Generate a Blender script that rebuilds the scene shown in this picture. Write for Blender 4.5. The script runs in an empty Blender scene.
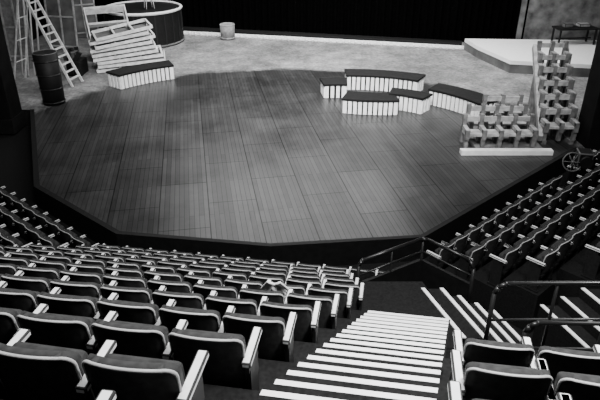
import bpy, bmesh, math, random
from mathutils import Vector, Matrix
random.seed(7)
D=bpy.data; C=bpy.context
# ---------------------------------------------------------------- materials
def mat(name,col,rough=.6,var=0.0,scale=8,spec=.5,bump=0.0,metal=0):
    m=D.materials.new(name); m.use_nodes=True
    nt=m.node_tree; b=nt.nodes['Principled BSDF']
    b.inputs['Roughness'].default_value=rough
    b.inputs['Metallic'].default_value=metal
    b.inputs['Specular IOR Level'].default_value=spec
    tc=nt.nodes.new('ShaderNodeTexCoord'); n=nt.nodes.new('ShaderNodeTexNoise')
    n.inputs['Scale'].default_value=scale; n.inputs['Detail'].default_value=6
    nt.links.new(tc.outputs['Object'],n.inputs['Vector'])
    r=nt.nodes.new('ShaderNodeValToRGB')
    a=max(0,col*(1-var)); c=min(1,col*(1+var))
    r.color_ramp.elements[0].position=.3; r.color_ramp.elements[1].position=.7
    r.color_ramp.elements[0].color=(a,a,a,1); r.color_ramp.elements[1].color=(c,c,c,1)
    nt.links.new(n.outputs['Fac'],r.inputs['Fac']); nt.links.new(r.outputs['Color'],b.inputs['Base Color'])
    if bump:
        bp=nt.nodes.new('ShaderNodeBump'); bp.inputs['Strength'].default_value=bump
        nt.links.new(n.outputs['Fac'],bp.inputs['Height']); nt.links.new(bp.outputs['Normal'],b.inputs['Normal'])
    return m
M_black=mat('black_paint',.007,.6,.3,spec=.22)
M_cloth=mat('black_drape',.0015,.95,.3,spec=.0)
M_white=mat('white_paint',.88,.5,.1,5)
M_slat=mat('bench_slat_white',.88,.5,.1,6)
M_top=mat('bench_top_black',.010,.75,.3,spec=.12)
M_seat=mat('seat_fabric',.034,.85,.3,20,spec=.15)
M_seatpan=mat('seat_shell_dark',.013,.6,.3,20,spec=.3)
M_rim=mat('seat_edge_highlight',.38,.5,.2,9)  # pale grey paints the light catching the seat-back edges
M_arm=mat('arm_wood',.85,.4,.08,12)
M_carpet=mat('carpet_dark',.010,.9,.4,30,spec=.1)
M_nose=mat('white_nosing',.95,.5,.05,9)
M_timber=mat('raw_timber',.13,.6,.55,5,bump=.15)
M_timber3=mat('worn_timber',.33,.6,.4,5,bump=.1)
M_timber2=mat('pale_timber',.72,.6,.25,5,bump=.1)
M_metal=mat('painted_tube',.012,.3,.2)
M_alu=mat('ladder_metal',.62,.4,.2)
M_dmetal=mat('dark_steel',.10,.4,.2)
M_wall=mat('wall_black',.005,.9,.4,3,spec=.1)
M_scenic=mat('scenic_plaster',.12,.8,.7,2.2,bump=.4)
M_greyflat=mat('grey_flat',.10,.8,.5,1.5)
M_bin=mat('stump_grey',.2,.7,.3)
M_cloth2=mat('pale_cloth',.8,.8,.2,14)

def stage_mat():
    m=D.materials.new('stage_floor_surface'); m.use_nodes=True
    nt=m.node_tree; L=nt.links.new; b=nt.nodes['Principled BSDF']
    N=lambda t:nt.nodes.new(t)
    geo=N('ShaderNodeTexCoord')
    def M(op,a,b2=None):
        n=N('ShaderNodeMath'); n.operation=op
        for i,v in enumerate((a,b2)):
            if v is None: continue
            if isinstance(v,(int,float)): n.inputs[i].default_value=v
            else: L(v,n.inputs[i])
        return n.outputs[0]
    def noise(vec,s,d,r=.5):
        n=N('ShaderNodeTexNoise'); n.inputs['Scale'].default_value=s; n.inputs['Detail'].default_value=d; n.inputs['Roughness'].default_value=r
        L(vec,n.inputs['Vector']); return n.outputs['Fac']
    def rng(v,a,b_,c,d):
        n=N('ShaderNodeMapRange'); n.inputs['From Min'].default_value=a; n.inputs['From Max'].default_value=b_
        n.inputs['To Min'].default_value=c; n.inputs['To Max'].default_value=d; L(v,n.inputs['Value']); return n.outputs[0]
    mp=N('ShaderNodeMapping'); mp.inputs['Rotation'].default_value=(0,0,math.radians(80)); L(geo.outputs['Object'],mp.inputs['Vector'])
    def brick(w,h,mo,c1,c2,cm,off=.5):
        br=N('ShaderNodeTexBrick'); br.inputs['Scale'].default_value=1; br.offset=off
        br.inputs['Brick Width'].default_value=w; br.inputs['Row Height'].default_value=h
        br.inputs['Mortar Size'].default_value=mo; br.inputs['Mortar Smooth'].default_value=.3
        for k,v in (('Color1',c1),('Color2',c2),('Mortar',cm)): br.inputs[k].default_value=(v,v,v,1)
        L(mp.outputs['Vector'],br.inputs['Vector']); return br
    b1=brick(3.6,.12,.008,.021,.032,.009)
    b2=brick(2.4,1.2,.018,.9,1.1,.5,.5)
    mp2=N('ShaderNodeMapping'); mp2.inputs['Scale'].default_value=(.8,7,1); L(mp.outputs['Vector'],mp2.inputs['Vector'])
    grain=rng(noise(mp2.outputs['Vector'],3,10,.6),.3,.7,.8,1.25)
    scuff=noise(geo.outputs['Object'],.5,10,.68)
    sc2=rng(scuff,.35,.65,.75,1.3)
    v=M('MULTIPLY',M('MULTIPLY',b1.outputs['Color'],b2.outputs['Color']),M('MULTIPLY',grain,sc2))
    g1=noise(geo.outputs['Object'],1.2,14,.8); g2=noise(geo.outputs['Object'],7,8,.7); g3=noise(geo.outputs['Object'],.3,4,.6)
    gv=M('MULTIPLY',M('MULTIPLY',rng(g1,.35,.65,.10,.24),rng(g2,.35,.65,.6,1.4)),rng(g3,.35,.65,.7,1.3))
    sx=N('ShaderNodeSeparateXYZ'); L(geo.outputs['Object'],sx.inputs[0])
    ex=M('POWER',M('ABSOLUTE',M('DIVIDE',M('ADD',sx.outputs[0],.7),9.3)),2)
    ey=M('POWER',M('ABSOLUTE',M('DIVIDE',M('MAXIMUM',M('SUBTRACT',sx.outputs[1],16.9),0),8.4)),2)
    d=M('SQRT',M('ADD',ex,ey)); d=M('ADD',d,M('MULTIPLY',M('SUBTRACT',g1,.5),.2))
    mask=rng(d,.97,1.02,0,1)
    mix=N('ShaderNodeMix'); mix.data_type='FLOAT'; L(mask,mix.inputs[0]); L(v,mix.inputs[2]); L(gv,mix.inputs[3])
    cc=N('ShaderNodeCombineColor')
    for i in range(3): L(mix.outputs[0],cc.inputs[i])
    L(cc.outputs[0],b.inputs['Base Color'])
    rr=M('ADD',rng(scuff,.35,.65,.31,.40),rng(grain,.8,1.25,-.04,.05))
    r2=N('ShaderNodeMix'); r2.data_type='FLOAT'; L(mask,r2.inputs[0]); L(rr,r2.inputs[2]); r2.inputs[3].default_value=.9
    L(r2.outputs[0],b.inputs['Roughness'])
    bp=N('ShaderNodeBump'); bp.inputs['Strength'].default_value=.25; bp.inputs['Distance'].default_value=.03
    L(M('MULTIPLY',b1.outputs['Color'],b2.outputs['Color']),bp.inputs['Height'])
    L(bp.outputs['Normal'],b.inputs['Normal'])
    sp=M('MULTIPLY',M('MULTIPLY',b2.outputs['Color'],rng(b1.outputs['Color'],.009,.032,.5,1.05)),rng(scuff,.35,.65,.3,.55))
    L(sp,b.inputs['Specular IOR Level'])
    return m
M_stage=stage_mat()

# ---------------------------------------------------------------- mesh helpers
class B:
    def __init__(s): s.bm=bmesh.new(); s.mats=[]
    def mi(s,m):
        if m not in s.mats: s.mats.append(m)
        return s.mats.index(m)
    def prism(s,pts,z0,z1,m,mside=None):
        lo=[s.bm.verts.new((p[0],p[1],z0)) for p in pts]; hi=[s.bm.verts.new((p[0],p[1],z1)) for p in pts]
        f=[s.bm.faces.new(hi),s.bm.faces.new(lo[::-1])]
        n=len(pts); sd=[s.bm.faces.new((lo[i],lo[(i+1)%n],hi[(i+1)%n],hi[i])) for i in range(n)]
        a=s.mi(m); b=s.mi(mside or m)
        for q in f: q.material_index=a
        for q in sd: q.material_index=b
    def box(s,c,d,m,rot=None,bev=0):
        r=bmesh.ops.create_cube(s.bm,size=1); vs=r['verts']
        bmesh.ops.scale(s.bm,vec=d,verts=vs)
        fs=list({f for v in vs for f in v.link_faces})
        for f in fs: f.material_index=s.mi(m)
        if bev:
            es=list({e for v in vs for e in v.link_edges})
            rr=bmesh.ops.bevel(s.bm,geom=es,offset=bev,segments=2,affect='EDGES',profile=.5)
            vs=list({v for f in rr['faces'] for v in f.verts}|{v for v in vs if v.is_valid})
        if rot is not None: bmesh.ops.rotate(s.bm,cent=(0,0,0),matrix=rot,verts=vs)
        bmesh.ops.translate(s.bm,vec=c,verts=vs)
    def cyl(s,p0,p1,r,m,r2=None,seg=12):
        p0=Vector(p0);p1=Vector(p1);v=p1-p0
        if v.length<1e-5:return
        q=v.to_track_quat('Z','Y').to_matrix().to_4x4(); q.translation=(p0+p1)/2
        res=bmesh.ops.create_cone(s.bm,cap_ends=True,segments=seg,radius1=r,radius2=r if r2 is None else r2,depth=v.length,matrix=q)
        for f in {f for w in res['verts'] for f in w.link_faces}: f.material_index=s.mi(m); f.smooth=len(f.verts)==4
    def sph(s,p,r,m,sc=(1,1,1)):
        res=bmesh.ops.create_uvsphere(s.bm,u_segments=12,v_segments=8,radius=r,matrix=Matrix.Translation(p)@Matrix.Diagonal((*sc,1)))
        for f in {f for w in res['verts'] for f in w.link_faces}: f.material_index=s.mi(m); f.smooth=True
    def tube(s,pts,r,m):
        for a,b in zip(pts,pts[1:]): s.cyl(a,b,r,m)
        for p in pts[1:-1]: s.sph(p,r,m)
    def sweep(s,pts,ra,rb,m,k=6):
        pts=[Vector(p) for p in pts]; rings=[]
        for i,p in enumerate(pts):
            t=(pts[min(i+1,len(pts)-1)]-pts[max(i-1,0)]).normalized()
            y=Vector((0,1,0)); x=t.cross(y).normalized(); y=x.cross(t)
            rings.append([s.bm.verts.new(p+x*ra*math.cos(2*math.pi*j/k)+y*rb*math.sin(2*math.pi*j/k)) for j in range(k)])
        for a,b in zip(rings,rings[1:]):
            for j in range(k):
                f=s.bm.faces.new((a[j],a[(j+1)%k],b[(j+1)%k],b[j])); f.material_index=s.mi(m); f.smooth=True
        for r in (rings[0],rings[-1]): s.bm.faces.new(r).material_index=s.mi(m)
    def beam(s,p0,p1,w,h,m):
        p0=Vector(p0);p1=Vector(p1);v=p1-p0
        up=Vector((0,0,1)) if abs(v.normalized().z)<.95 else Vector((0,1,0))
        x=v.normalized(); y=up.cross(x).normalized(); z=x.cross(y)
        R=Matrix((x,y,z)).transposed()
        s.box((p0+p1)/2,(v.length,w,h),m,rot=R)
    def torus(s,c,R,r,m,rot,n=28,k=8):
        vs=[]
        for i in range(n):
            a=2*math.pi*i/n
            vs.append([s.bm.verts.new(Vector(c)+rot@Vector(((R+r*math.cos(b))*math.cos(a),(R+r*math.cos(b))*math.sin(a),r*math.sin(b)))) for b in [2*math.pi*j/k for j in range(k)]])
        for i in range(n):
            for j in range(k):
                f=s.bm.faces.new((vs[i][j],vs[(i+1)%n][j],vs[(i+1)%n][(j+1)%k],vs[i][(j+1)%k])); f.material_index=s.mi(m); f.smooth=True
    def mesh(s,name):
        bmesh.ops.recalc_face_normals(s.bm,faces=s.bm.faces)
        me=D.meshes.new(name); s.bm.to_mesh(me); s.bm.free()
        for m in s.mats: me.materials.append(m)
        return me
    def obj(s,name,loc=(0,0,0),rz=0):
        o=D.objects.new(name,s.mesh(name)); o.location=loc; o.rotation_euler=(0,0,rz); C.collection.objects.link(o); return o

# ---------------------------------------------------------------- room shell
def simple(name,c,d,m):
    b=B(); b.box((0,0,0),d,m); return b.obj(name,c)
simple('floor',(1.5,16,-.72),(31,40,.2),M_carpet)
simple('ceiling',(1.5,16,11.6),(31,40,.2),M_wall)
simple('wall_left',(-14,16,5.4),(.2,40,12.2),M_wall)
simple('wall_right',(17,16,5.4),(.2,40,12.2),M_wall)
simple('wall_back',(1.5,36,5.4),(31,.2,12.2),M_wall)
simple('wall_front',(1.5,-4,5.4),(31,.2,12.2),M_wall)

# ---------------------------------------------------------------- stage
L1=(-7.03,13.9);L2=(-4.2,11.5);Mm=(-.66,10.97);R1=(2.8,11.35);R2=(8.1,16.2)
b=B()
b.prism([L1,L2,Mm,R1,R2,(8.5,16.5),(16.8,16.5),(16.8,35.8),(-13.8,35.8),(-13.8,20.2),(-9.6,20.0)],-.62,0,M_stage,M_black)
b.obj('thrust_stage')
b=B()
fr=[(-9.6,20.0),L1,L2,Mm,R1,R2,(8.5,16.5)]
inn=[(-9.47,20.04),(-6.9,13.98),(-4.14,11.62),(-.66,11.09),(2.75,11.46),(8.02,16.3),(8.45,16.6)]
for i in range(len(fr)-1):
    b.prism([fr[i],fr[i+1],inn[i+1],inn[i]],.0,.015,M_black)
b.obj('trim_1')
b=B(); pts=[]
n=420
for i in range(n+1):
    t=i/n; x=-13+t*29; y=33.6-(x+6)*.245 if x>-6 else 33.6
    y=max(y,30.2); pts.append((x,y+.12*math.sin(i*1.25)+.05*math.sin(i*.37)))
vs=[[b.bm.verts.new((p[0],p[1],z)) for p in pts] for z in (0.02,10.5)]
for i in range(n):
    f=b.bm.faces.new((vs[0][i],vs[0][i+1],vs[1][i+1],vs[1][i])); f.material_index=b.mi(M_cloth); f.smooth=True
b.obj('stage_curtain')
b=B()
b.beam((-6.4,32.3,.07),(8,28.9,.07),.16,.14,M_white)
for i in range(46):
    t=i/45; x=-6.2+t*14; y=32.05-t*3.3
    b.cyl((x,y,.0),(x,y,.16),.06,M_white,seg=8)
b.beam((-6.4,32.75,.12),(8,29.35,.12),.5,.24,M_black)
b.obj('footlight_batten')

b=B(); b.box((0,0,5.2),(1.6,.9,11.6),M_wall,bev=.03); b.box((0,0,-.3),(1.8,1.1,.5),M_black); b.obj('proscenium_pillar',(9.45,16.9,0))
b=B(); b.box((0,0,5.4),(3.4,.9,11.9),M_wall,bev=.03); b.box((0,0,-.3),(3.5,1.1,.5),M_black); b.obj('proscenium_pillar',(-11.6,19.6,0))

# ---------------------------------------------------------------- curved benches
def arc_bench(name,cx,cy,r0,r1,a0,a1,h=.52):
    a0,a1=math.radians(a0),math.radians(a1)
    rm=(r0+r1)/2; ox,oy=cx+rm*math.cos((a0+a1)/2),cy+rm*math.sin((a0+a1)/2)
    def P(r,a): return (cx+r*math.cos(a)-ox,cy+r*math.sin(a)-oy)
    b=B(); n=18
    def ring(ra,rb,A0,A1,z0,z1,m):
        pts=[P(ra,A0+(A1-A0)*i/n) for i in range(n+1)]+[P(rb,A1+(A0-A1)*i/n) for i in range(n+1)]
        b.prism(pts,z0,z1,m)
    e=.04/rm
    ring(r0+.05,r1-.05,a0+e,a1-e,0.0,h-.07,M_black)
    ring(r0-.03,r1+.03,a0-e*.8,a1+e*.8,h-.07,h,M_top)
    for r in (r0+.02,r1-.02):
        k=max(2,int(abs(a1-a0)*r/.17))
        for i in range(k):
            a=a0+(a1-a0)*(i+.5)/k; p=P(r,a)
            b.box((p[0],p[1],(h-.07)/2+.01),(.05,.125,h-.08),M_slat,rot=Matrix.Rotation(a,3,'Z'))
    for a in (a0+e*.5,a1-e*.5):
        k=max(2,int((r1-r0)/.17))
        for i in range(k):
            r=r0+(r1-r0)*(i+.5)/k; p=P(r,a)
            b.box((p[0],p[1],(h-.07)/2+.01),(.125,.05,h-.08),M_slat,rot=Matrix.Rotation(a,3,'Z'))
    return b.obj(name,(ox,oy,0))
arc_bench('curved_bench',1.9,17.3,5.0,5.85,60,91,.6)
arc_bench('curved_bench',2.0,16.9,4.5,5.35,27,54,.6)
arc_bench('curved_bench',2.9,24.0,3.75,4.6,252,276,.55)
arc_bench('curved_bench',2.2,17.1,3.1,3.75,50,72,.6)
arc_bench('curved_bench',1.5,17.0,4.3,5.1,87,98,.55)
arc_bench('curved_bench',-3.1,19.3,4.9,5.7,115,142,.6)

# ---------------------------------------------------------------- round drum rostrum
b=B(); R=1.9; H=1.65; n=48
def ringp(r): return [(r*math.cos(2*math.pi*i/n),r*math.sin(2*math.pi*i/n)) for i in range(n)]
b.prism(ringp(R),0,H,M_black)
b.torus((0,0,H),R,.07,M_white,Matrix.Identity(3),48,8)
b.torus((0,0,.08),R,.05,M_greyflat,Matrix.Identity(3),48,8)
for i in range(24):
    a=2*math.pi*i/24; b.box((R*math.cos(a),R*math.sin(a),H/2),(.04,.06,H),M_seatpan,rot=Matrix.Rotation(a,3,'Z'))
b.obj('round_rostrum',(-7.9,30.6,0))
b=B()
for x,y in ((-.2,-.2),(.2,-.2),(-.2,.2),(.2,.2)): b.cyl((x,y,0),(x*.8,y*.8,.45),.02,M_alu,seg=8)
b.box((0,0,.47),(.48,.48,.05),M_timber3,bev=.01); b.box((0,.22,.75),(.46,.04,.3),M_timber3,bev=.01)
for x in (-.2,.2): b.cyl((x,.22,.45),(x,.24,.9),.02,M_alu,seg=8)
b.obj('rehearsal_chair',(-7.5,30.4,H+.005),.5)

b=B(); b.cyl((0,0,0),(0,0,.75),.36,M_bin,.38,24); b.torus((0,0,.75),.36,.03,M_timber3,Matrix.Identity(3)); b.torus((0,0,.1),.36,.02,M_timber3,Matrix.Identity(3))
b.obj('paint_drum',(-3.75,31.0,0))
b=B(); b.cyl((0,0,0),(0,0,1.85),.38,M_black,.42,28)
for z in (.1,.6,1.1,1.6): b.torus((0,0,z),.39+.04*z/1.75,.02,M_metal,Matrix.Identity(3))
b.torus((0,0,1.85),.4,.02,M_dmetal,Matrix.Identity(3)); b.obj('black_barrel',(-9.0,20.75,0))

def ladder(name,base,w,h,lean,back,rz):
    b=B()
    for s in (-1,1):
        b.beam((s*w/2,0,0.02),(s*w/2*.75,lean,h),.05,.09,M_alu)
        b.beam((s*w/2,back,0.02),(s*w/2*.75,lean+.05,h),.03,.06,M_alu)
    k=int(h/.28)
    for i in range(1,k):
        t=i/k; ww=w*(1-.25*t); b.box((0,lean*t,h*t),(ww,.10,.04),M_alu)
        if i%3==0: b.box((0,back+(lean+.05-back)*t,h*t),(ww,.03,.03),M_alu)
    b.box((0,lean,h+.02),(w*.8,.2,.04),M_alu)
    return b.obj(name,base,rz)
ladder('step_ladder',(-8.9,23.0,0),.75,3.7,1.5,2.6,math.radians(78))
b=B()
for i in range(9):
    z=.15+i*.19; sk=random.uniform(-.16,.16)-.04*i; rz=random.uniform(-.1,.1); w=2.8-.06*i; dd=1.6
    R3=Matrix.Rotation(rz,3,'Z')@Matrix.Rotation(-.04-.014*i,3,'Y')
    for sy in (-1,1): b.box(R3@Vector((sk,sy*dd/2,0))+Vector((0,0,z)),(w,.06,.12),M_timber2,rot=R3)
    for j in range(4):
        b.box(R3@Vector((sk-w/2+w*j/3,0,0))+Vector((0,0,z)),(.07,dd,.12),M_timber2,rot=R3)
    if i%3==1: b.box(R3@Vector((sk,0,.075))+Vector((0,0,z)),(w,dd,.02),M_greyflat,rot=R3)
b.obj('stacked_platform_frames',(-7.35,25.7,0),math.radians(18))
b=B()
for i in range(7):
    x=i*.13; tl=.25+.04*i
    for s in (-1,1): b.beam((x,s*.9,0.03),(x-tl*2.2,s*.9,1.9+.05*i),.05,.09,M_timber2)
    for t in (0.04,.35,.68,.97): b.beam((x-tl*2.2*t,-.9,(1.9+.05*i)*t+.04),(x-tl*2.2*t,.9,(1.9+.05*i)*t+.04),.05,.08,M_timber2)
b.obj('leaning_timber_frames',(-8.8,27.6,0),math.radians(-62))
b=B()
for i in range(5):
    b.beam((random.uniform(-.2,.2),-.5+i*.2,.12),(random.uniform(-.4,.4)+.1,-.5+i*.25,.9+.2*random.random()),.12,.2,M_black)
b.box((.1,0,.3),(.6,.9,.6),M_black,bev=.03); b.box((-.1,.1,.75),(.5,.6,.3),M_greyflat,bev=.02)
b.obj('equipment_pile',(-9.5,24.6,0))
for i,(x,y,w,h,l,m) in enumerate([(-11.3,28.4,1.5,4.5,.5,M_greyflat),(-12.6,26.6,1.1,4.2,.4,M_bin),(-11.2,31.4,1.3,4.6,.4,M_greyflat)]):
    b=B(); R3=Matrix.Rotation(-math.atan(l/h),3,'X')
    b.box((0,l/2,h/2),(w,.05,h),m,rot=R3)
    for s in (-1,0,1): b.box((s*(w/2-.04),l/2-.05,h/2),(.07,.05,h),M_timber3,rot=R3)
    for t in (.05,.35,.65,.95): b.box((0,l*t-.05,h*t),(w,.05,.07),M_timber3,rot=R3)
    b.obj('scenery_flat',(x,y,0.03),.3*i-.2)
b=B()
for i in range(4): b.tube([(i*.25,0,0.02),(i*.25+.35,.5,3.8+i*.15)],.035,M_alu)
b.obj('leaning_poles',(-11.6,24.2,0))

# ---------------------------------------------------------------- upstage right
b=B(); b.box((0,0,2.41),(5.2,.15,4.8),M_scenic,bev=.02)
for i in range(6): b.box((-2.4+i*.96,.12,2.41),(.08,.1,4.8),M_timber)
b.obj('painted_scenic_wall',(13.4,29.6,0),-.25)
b=B()
pts=[(8.0,28.7),(15.6,28.2),(15.5,24.0),(12.2,24.0),(8.9,24.7),(8.2,27.2)]
pts=[(p[0]-11,p[1]-26.6) for p in pts]
b.prism(pts,0,.38,M_white,M_greyflat)
b.prism([(p[0]*1.015,p[1]*1.015) for p in pts],.38,.54,M_nose)
b.obj('white_low_rostrum',(11,26.6,0))
b=B(); b.box((0,0,.72),(1.9,.8,.07),M_black,bev=.015)
for x in (-.85,.85):
    for y in (-.33,.33): b.box((x,y,.35),(.07,.07,.7),M_black)
b.box((0,0,.25),(1.7,.05,.06),M_black); b.box((-.4,0,.85),(.4,.3,.18),M_greyflat,bev=.02); b.box((.4,.1,.83),(.5,.4,.14),M_timber3,bev=.02)
b.obj('props_table',(12.7,27.7,.54),.1)

def tier(b,x0,x1,y,z,hh=.45):
    L=x1-x0
    b.box(((x0+x1)/2,y,z+hh),(L,.42,.07),M_timber3)
    b.box(((x0+x1)/2,y+.24,z+hh+.36),(L,.06,.15),M_timber3)
    k=max(2,int(L/.42))
    for i in range(k+1):
        x=x0+.05+(L-.1)*i/k
        b.box((x,y-.16,z+hh/2),(.11,.12,hh),M_timber)
        b.box((x,y+.25,z+(hh+.5)/2),(.12,.13,hh+.5),M_timber)
        b.box((x,y,z+hh+.13),(.12,.52,.11),M_timber3,rot=None)
        b.box((x,y-.22,z+hh+.02),(.12,.1,.3),M_timber)
b=B()
tier(b,4.9,7.0,16.5,.12,.38); tier(b,5.2,7.05,17.25,.18,.38); tier(b,5.9,7.15,18.0,.25,.38)
for y,z,xs in ((17.25,.18,(5.3,6.2,7.0)),(18.0,.25,(6.0,7.0))):
    for x in xs: b.box((x,y,z/2),(.14,.4,z),M_timber)
b.box((6.1,16.05,.08),(2.7,.22,.14),M_white); b.box((6.25,17.2,.06),(2.0,1.9,.1),M_greyflat)
b.obj('timber_seating_tiers',(0,0,0))
b=B()
for i in range(6):
    z=.12+i*.26; y=17.0+i*.62; x0=7.42+.15*i
    tier(b,x0,x0+1.0,y,z,.42)
    for x in (x0+.08,x0+.92): b.box((x,y,z/2),(.13,.4,z),M_timber)
b.beam((7.35,16.8,.2),(8.15,20.6,2.1),.12,.22,M_timber3); b.beam((8.45,16.95,.2),(9.25,20.6,2.1),.12,.22,M_timber)
b.obj('stacked_timber_benches',(0,0,0))

# ---------------------------------------------------------------- seating bank
al=math.radians(9.5); NA=Vector((math.sin(al),math.cos(al))); CA=10.68
be=math.radians(40.3); NB=Vector((math.sin(be),math.cos(be))); CB=NB.dot(Vector(L1))
nr=math.atan2(16.2-11.35,8.1-2.8); NR=Vector((-math.sin(nr),math.cos(nr))); CR=NR.dot(Vector(R1))
PITCH=.78; RISE=.468
def inter(n1,c1,n2,c2):
    d=n1.x*n2.y-n1.y*n2.x; return Vector(((c1*n2.y-c2*n1.y)/d,(n1.x*c2-n2.x*c1)/d))
def onx(n,c,x): return Vector((x,(c-n.x*x)/n.y))
zk=lambda k:-.62+RISE*k
def aL(y): return -.13+(y-3.28)*.322
def aR(y): return 1.07+(y-3.28)*.322
def off(k): return .8+PITCH*k
terr=B()
KR=8
for k in range(1,15):
    o0=off(k)-.68; o1=off(k)+.10
    if k>=KR: xr=9
    elif k>=5: xr=None
    else: xr=.98
    def rp(o):
        c=CA-o
        if xr is not None: return onx(NA,c,xr)
        y=5
        for _ in range(20): y=(c-NA.x*aR(y))/NA.y
        return Vector((aR(y),y))
    pts=[rp(o0),inter(NA,CA-o0,NB,CB-o0),onx(NB,CB-o0,-13.8),onx(NB,CB-o1,-13.8),inter(NA,CA-o1,NB,CB-o1),rp(o1)]
    terr.prism(pts,-.62,zk(k),M_carpet)
dr=Vector((math.cos(nr),math.sin(nr)))
sR=dr.dot(Vector(R1))
RR=.30
zr=lambda k:-.62+RR*k
def offr(k): return .7+.72*k
for k in range(1,8):
    o0=offr(k)-.62; o1=offr(k)+.10; p0=NR*(CR-o0); p1=NR*(CR-o1)
    s0=sR+(-.5 if k<4 else .2)
    def clampx(p,s):
        q=p+dr*s
        if q.x>16.8: q=p+dr*((16.8-p.x)/dr.x)
        return q
    terr.prism([p0+dr*s0,p1+dr*s0,clampx(p1,19),clampx(p0,19)],-.62,zr(k),M_carpet)
terr.obj('seating_terraces')
b=B()
b.prism([(.98,6.35),(.98,7.95),(2.02,7.95),(2.3,6.7),(2.3,6.35)],-.62,1.25,M_carpet)
b.prism([(1.6,4.0),(1.6,6.35),(9,6.35),(9,3.3)],-.62,1.24,M_carpet)
sd=Vector((.3,-.95))
for i,x in enumerate([2.02,2.32,2.62,2.92]):
    z=1.25-.15*i
    A=Vector((x,7.75)); E=A+sd*1.25; w=Vector((.3,0)); n1=Vector((.06,0))
    b.prism([A,E,E+w,A+w],-.62,z,M_carpet)
    b.prism([A+w-n1,E+w-n1,E+w,A+w],z+.001,z+.02,M_nose)
b.prism([(2.02,7.75),(2.02-.06,7.75),(2.395-.06,6.5625),(2.395,6.5625)],1.251,1.27,M_nose)
for i in range(5):
    x=3.95+.3*i; z=.74+.17*(i+1); A=Vector((x,7.75)); E=A+sd*1.25; w=Vector((.3,0)); n1=Vector((.06,0))
    b.prism([A,E,E+w,A+w],-.62,z,M_carpet); b.prism([A,E,E+n1,A+n1],z+.001,z+.02,M_nose)
b.obj('vomitory_landing')
b=B()
for k in range(5,14):
    for j in range(3):
        c1=CA-(off(k)-.68)-j*PITCH/3; c2=c1-PITCH/3; z=zk(k)+j*RISE/3+.004
        def ed(c,f,dx=0):
            y=4
            for _ in range(25): y=(c-NA.x*(f(y)+dx))/NA.y
            return Vector((f(y)+dx,y))
        b.prism([ed(c2,aL),ed(c2,aR),ed(c1,aR),ed(c1,aL)],-.6,z,M_carpet)
        cn=c1-.042
        b.prism([ed(cn,aL,.02),ed(cn,aR,-.02),ed(c1+.006,aR,-.02),ed(c1+.006,aL,.02)],z-.03,z+.006,M_nose)
b.obj('aisle_stairs')

# ------------------------------------------------ seat mesh
def seat_mesh(both):
    b=B(); W=.50; z0=.28; z1=.84; rc=.07
    zs=[z0+(z1-rc-z0)*i/4 for i in range(5)]+[z1-rc+rc*math.sin(math.pi/2*i/5) for i in range(1,6)]
    nx=10
    def hw(z):
        q=z-(z1-rc)
        return W/2 if q<=0 else W/2-rc+math.sqrt(max(0,rc*rc-q*q))
    def pos(u,z,side):
        x=hw(z)*u; arch=.02*(1-u*u)*((z-z0)/(z1-z0))
        y=-.14*(z-z0)+.07*(u*u)*(hw(z)/(W/2))**2 + (.035 if side else -.03)
        return (x,y,z+arch)
    G=[[[b.bm.verts.new(pos(-1+2*i/nx,z,s)) for i in range(nx+1)] for z in zs] for s in (0,1)]
    m=b.mi(M_seat)
    def F(*v):
        try: f=b.bm.faces.new(v); f.material_index=m; f.smooth=True
        except ValueError: pass
    nz=len(zs)
    for s in (0,1):
        for a in range(nz-1):
            for i in range(nx): F(G[s][a][i],G[s][a][i+1],G[s][a+1][i+1],G[s][a+1][i])
    for a in range(nz-1):
        for i in (0,nx): F(G[0][a][i],G[1][a][i],G[1][a+1][i],G[0][a+1][i])
    for a in (0,nz-1):
        for i in range(nx): F(G[0][a][i],G[0][a][i+1],G[1][a][i+1],G[1][a][i])
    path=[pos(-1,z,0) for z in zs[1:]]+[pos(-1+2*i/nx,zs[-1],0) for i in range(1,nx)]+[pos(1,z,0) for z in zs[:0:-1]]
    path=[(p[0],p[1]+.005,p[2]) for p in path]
    b.sweep(path,.008,.011,M_rim)  # thin tube carries the painted highlight round the back's edge
    b.box((0,.13,.52),(.44,.10,.40),M_seat,rot=Matrix.Rotation(.16,3,'X'),bev=.03)
    b.box((0,.04,.33),(.42,.14,.05),M_seatpan)
    for sx in ((-1,1) if both else (-1,)):
        x=sx*.2725
        b.box((x,.12,.635),(.068,.38,.045),M_arm,bev=.012)
        b.box((x,.10,.31),(.035,.22,.62),M_seatpan)
        b.box((x,.10,.02),(.06,.28,.04),M_metal)
        b.box((x,-.0,.60),(.035,.10,.10),M_seatpan)
    return b.mesh('theatre_seat')
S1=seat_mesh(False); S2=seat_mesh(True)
def put(p,z,n,me):
    o=D.objects.new('theatre_seat',me); o.location=(p.x,p.y,z); o.rotation_euler=(0,0,math.atan2(-n.x,n.y)+random.uniform(-.02,.02)); C.collection.objects.link(o)
SP=.545
for k in range(0,13):
    c=CA-off(k); d=Vector((NA.y,-NA.x)); y=(c)/NA.y
    if k==0: xe=2.1
    else:
        y=5
        for _ in range(20): y=(c-NA.x*aL(y))/NA.y
        xe=min(aL(y)-.08,.9)
    p=onx(NA,c,xe)-d*.30; corner=inter(NA,c,NB,CB-off(k)); first=True
    while (p-corner).dot(d)>.3 and p.x>-11:
        put(p,zk(k),NA,S2 if first else S1); first=False; p=p-d*SP
    dB=Vector((NB.y,-NB.x)); p=corner-dB*.34; first=True
    while p.x>-9.8 and p.x<12:
        put(p,zk(k),NB,S2 if first else S1); first=False; p=p-dB*SP
    if k>=KR:
        y=3
        for _ in range(20): y=(c-NA.x*aR(y))/NA.y
        p=onx(NA,c,aR(y)+.08)+d*.30; first=True
        while p.x<5.5:
            put(p,zk(k),NA,S2 if first else S1); first=False; p=p+d*SP
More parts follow.
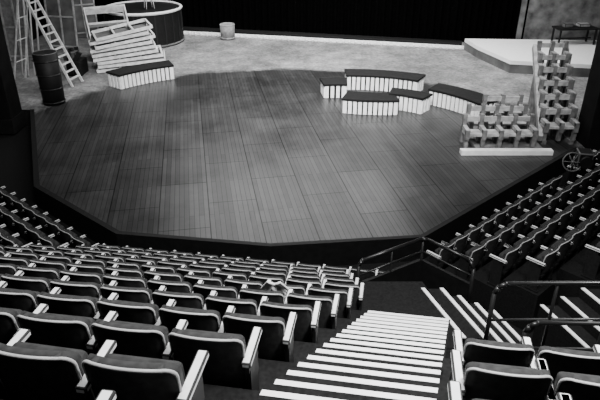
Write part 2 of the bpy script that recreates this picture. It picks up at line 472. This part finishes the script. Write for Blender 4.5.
for k in range(0,8):
    c=CR-offr(k); s=sR+(-.15 if k<4 else .55); p=NR*c+dr*s; first=True
    while p.x<11:
        if (p-Vector((7.35,14.6))).length>.75:
            put(p,zr(k),NR,S2 if first else S1); first=False
        p=p+dr*SP

# cloth draped over the top of a seat back
b=B()
for s,an in ((-1,.5),(1,-.5)):
    for j in range(4):
        b.box((s*.055+.018*j*s,-.02-.01*j,.10+.03*j),(.06,.03,.24),M_cloth2,rot=Matrix.Rotation(an,3,'Y')@Matrix.Rotation(.15*j,3,'X'),bev=.01)
b.sph((0,-.03,.14),.045,M_cloth2)
b.obj('draped_cloth',(-.31,5.98,2.45),-.1)

# ---------------------------------------------------------------- rails
b=B()
pts=[(1.05,8.75),(2.35,9.55),(3.1,8.75)]
top=[(1.05,8.75,-.2),(1.05,8.75,1.02),(1.12,8.8,1.1),(2.3,9.52,1.1),(2.42,9.5,1.1),(3.05,8.85,1.08),(3.12,8.75,.95),(3.12,8.75,-.2)]
b.tube(top,.035,M_metal)
for a,c in zip(pts,pts[1:]):
    b.beam((*a,.0),(*c,.0),.06,1.25,M_black)
    b.tube([(*a,.8),(*c,.8)],.02,M_metal)
b.cyl((2.35,9.55,-.6),(2.35,9.55,1.1),.03,M_metal); b.cyl((1.7,9.15,-.6),(1.7,9.15,1.1),.02,M_metal)
b.obj('vomitory_guard_rail')
def rail(name,x0,y0,x1,y1,z,h):
    b=B(); v=Vector((x1-x0,y1-y0)).normalized()
    b.tube([(x0,y0,z),(x0,y0,z+h-.15),(x0+v.x*.04,y0+v.y*.04,z+h-.06),(x0+v.x*.14,y0+v.y*.14,z+h),(x1-v.x*.14,y1-v.y*.14,z+h),(x1,y1,z+h-.1),(x1,y1,z)],.03,M_metal)
    b.tube([(x0,y0,z+h*.5),(x1,y1,z+h*.5)],.02,M_metal)
    n=int((Vector((x1-x0,y1-y0)).length)/.8)
    for i in range(1,n): t=i/n; b.cyl((x0+(x1-x0)*t,y0+(y1-y0)*t,z),(x0+(x1-x0)*t,y0+(y1-y0)*t,z+h),.022,M_metal)
    b.obj(name)
rail('handrail',2.55,6.25,6.6,6.3,1.245,1.2)
rail('handrail',2.9,5.9,6.8,5.8,1.245,.85)

b=B(); R3=Matrix.Rotation(math.radians(70),3,'X')
b.torus((0,0,.45),.25,.02,M_dmetal,R3)
for i in range(6):
    a=math.pi*i/3; b.cyl((0,0,.45),Vector((0,0,.45))+R3@Vector((.25*math.cos(a),.25*math.sin(a),0)),.012,M_dmetal,seg=6)
b.sph((0,0,.45),.05,M_dmetal); b.cyl((0,.0,.45),(0,.35,.45),.03,M_metal)
b.box((.32,.25,.5),(.38,.45,.4),M_black,bev=.03); b.cyl((.32,.05,.5),(.32,-.15,.5),.14,M_black,.17)
b.cyl((.1,.3,-.62),(.1,.3,.5),.035,M_metal); b.box((.1,.3,-.58),(.5,.5,.06),M_metal)
b.obj('winch_wheel',(7.35,14.5,0),-.2)

# ---------------------------------------------------------------- lights
def area(name,loc,target,sx,sy,e,spread=180):
    l=D.lights.new(name,'AREA'); l.shape='RECTANGLE'; l.size=sx; l.size_y=sy; l.energy=e; l.spread=math.radians(spread)
    o=D.objects.new(name,l); o.location=loc; o.rotation_euler=(Vector(target)-Vector(loc)).to_track_quat('-Z','Y').to_euler(); C.collection.objects.link(o)
area('stage_back_light',(-.3,29.3,9.4),(-.3,15,0),12,2.6,680,150)
area('stage_top_light',(0,24,10.8),(0,24,0),12,6,750)
area('upstage_work_light',(1.5,27,10.4),(2,28,0),18,3,1250,110)
area('added_front_light',(1,9,11),(0,23,0),8,1.5,1500,70)  # added lamp, lifts the dark near faces of the benches
area('house_light',(0,6,11.2),(0,5,0),9,6,1300)
area('aisle_light',(2.5,3,10.5),(1.2,5,1.5),1.5,1.5,360,90)
w=D.worlds.new('world'); C.scene.world=w; w.use_nodes=True; w.node_tree.nodes['Background'].inputs[0].default_value=(.5,.5,.5,1); w.node_tree.nodes['Background'].inputs[1].default_value=.04

cam=D.cameras.new('camera'); co=D.objects.new('camera',cam); C.collection.objects.link(co)
cam.sensor_width=36; cam.lens=36*589/600; co.location=(0,0,7); co.rotation_euler=(math.radians(62),0,0)
C.scene.camera=co
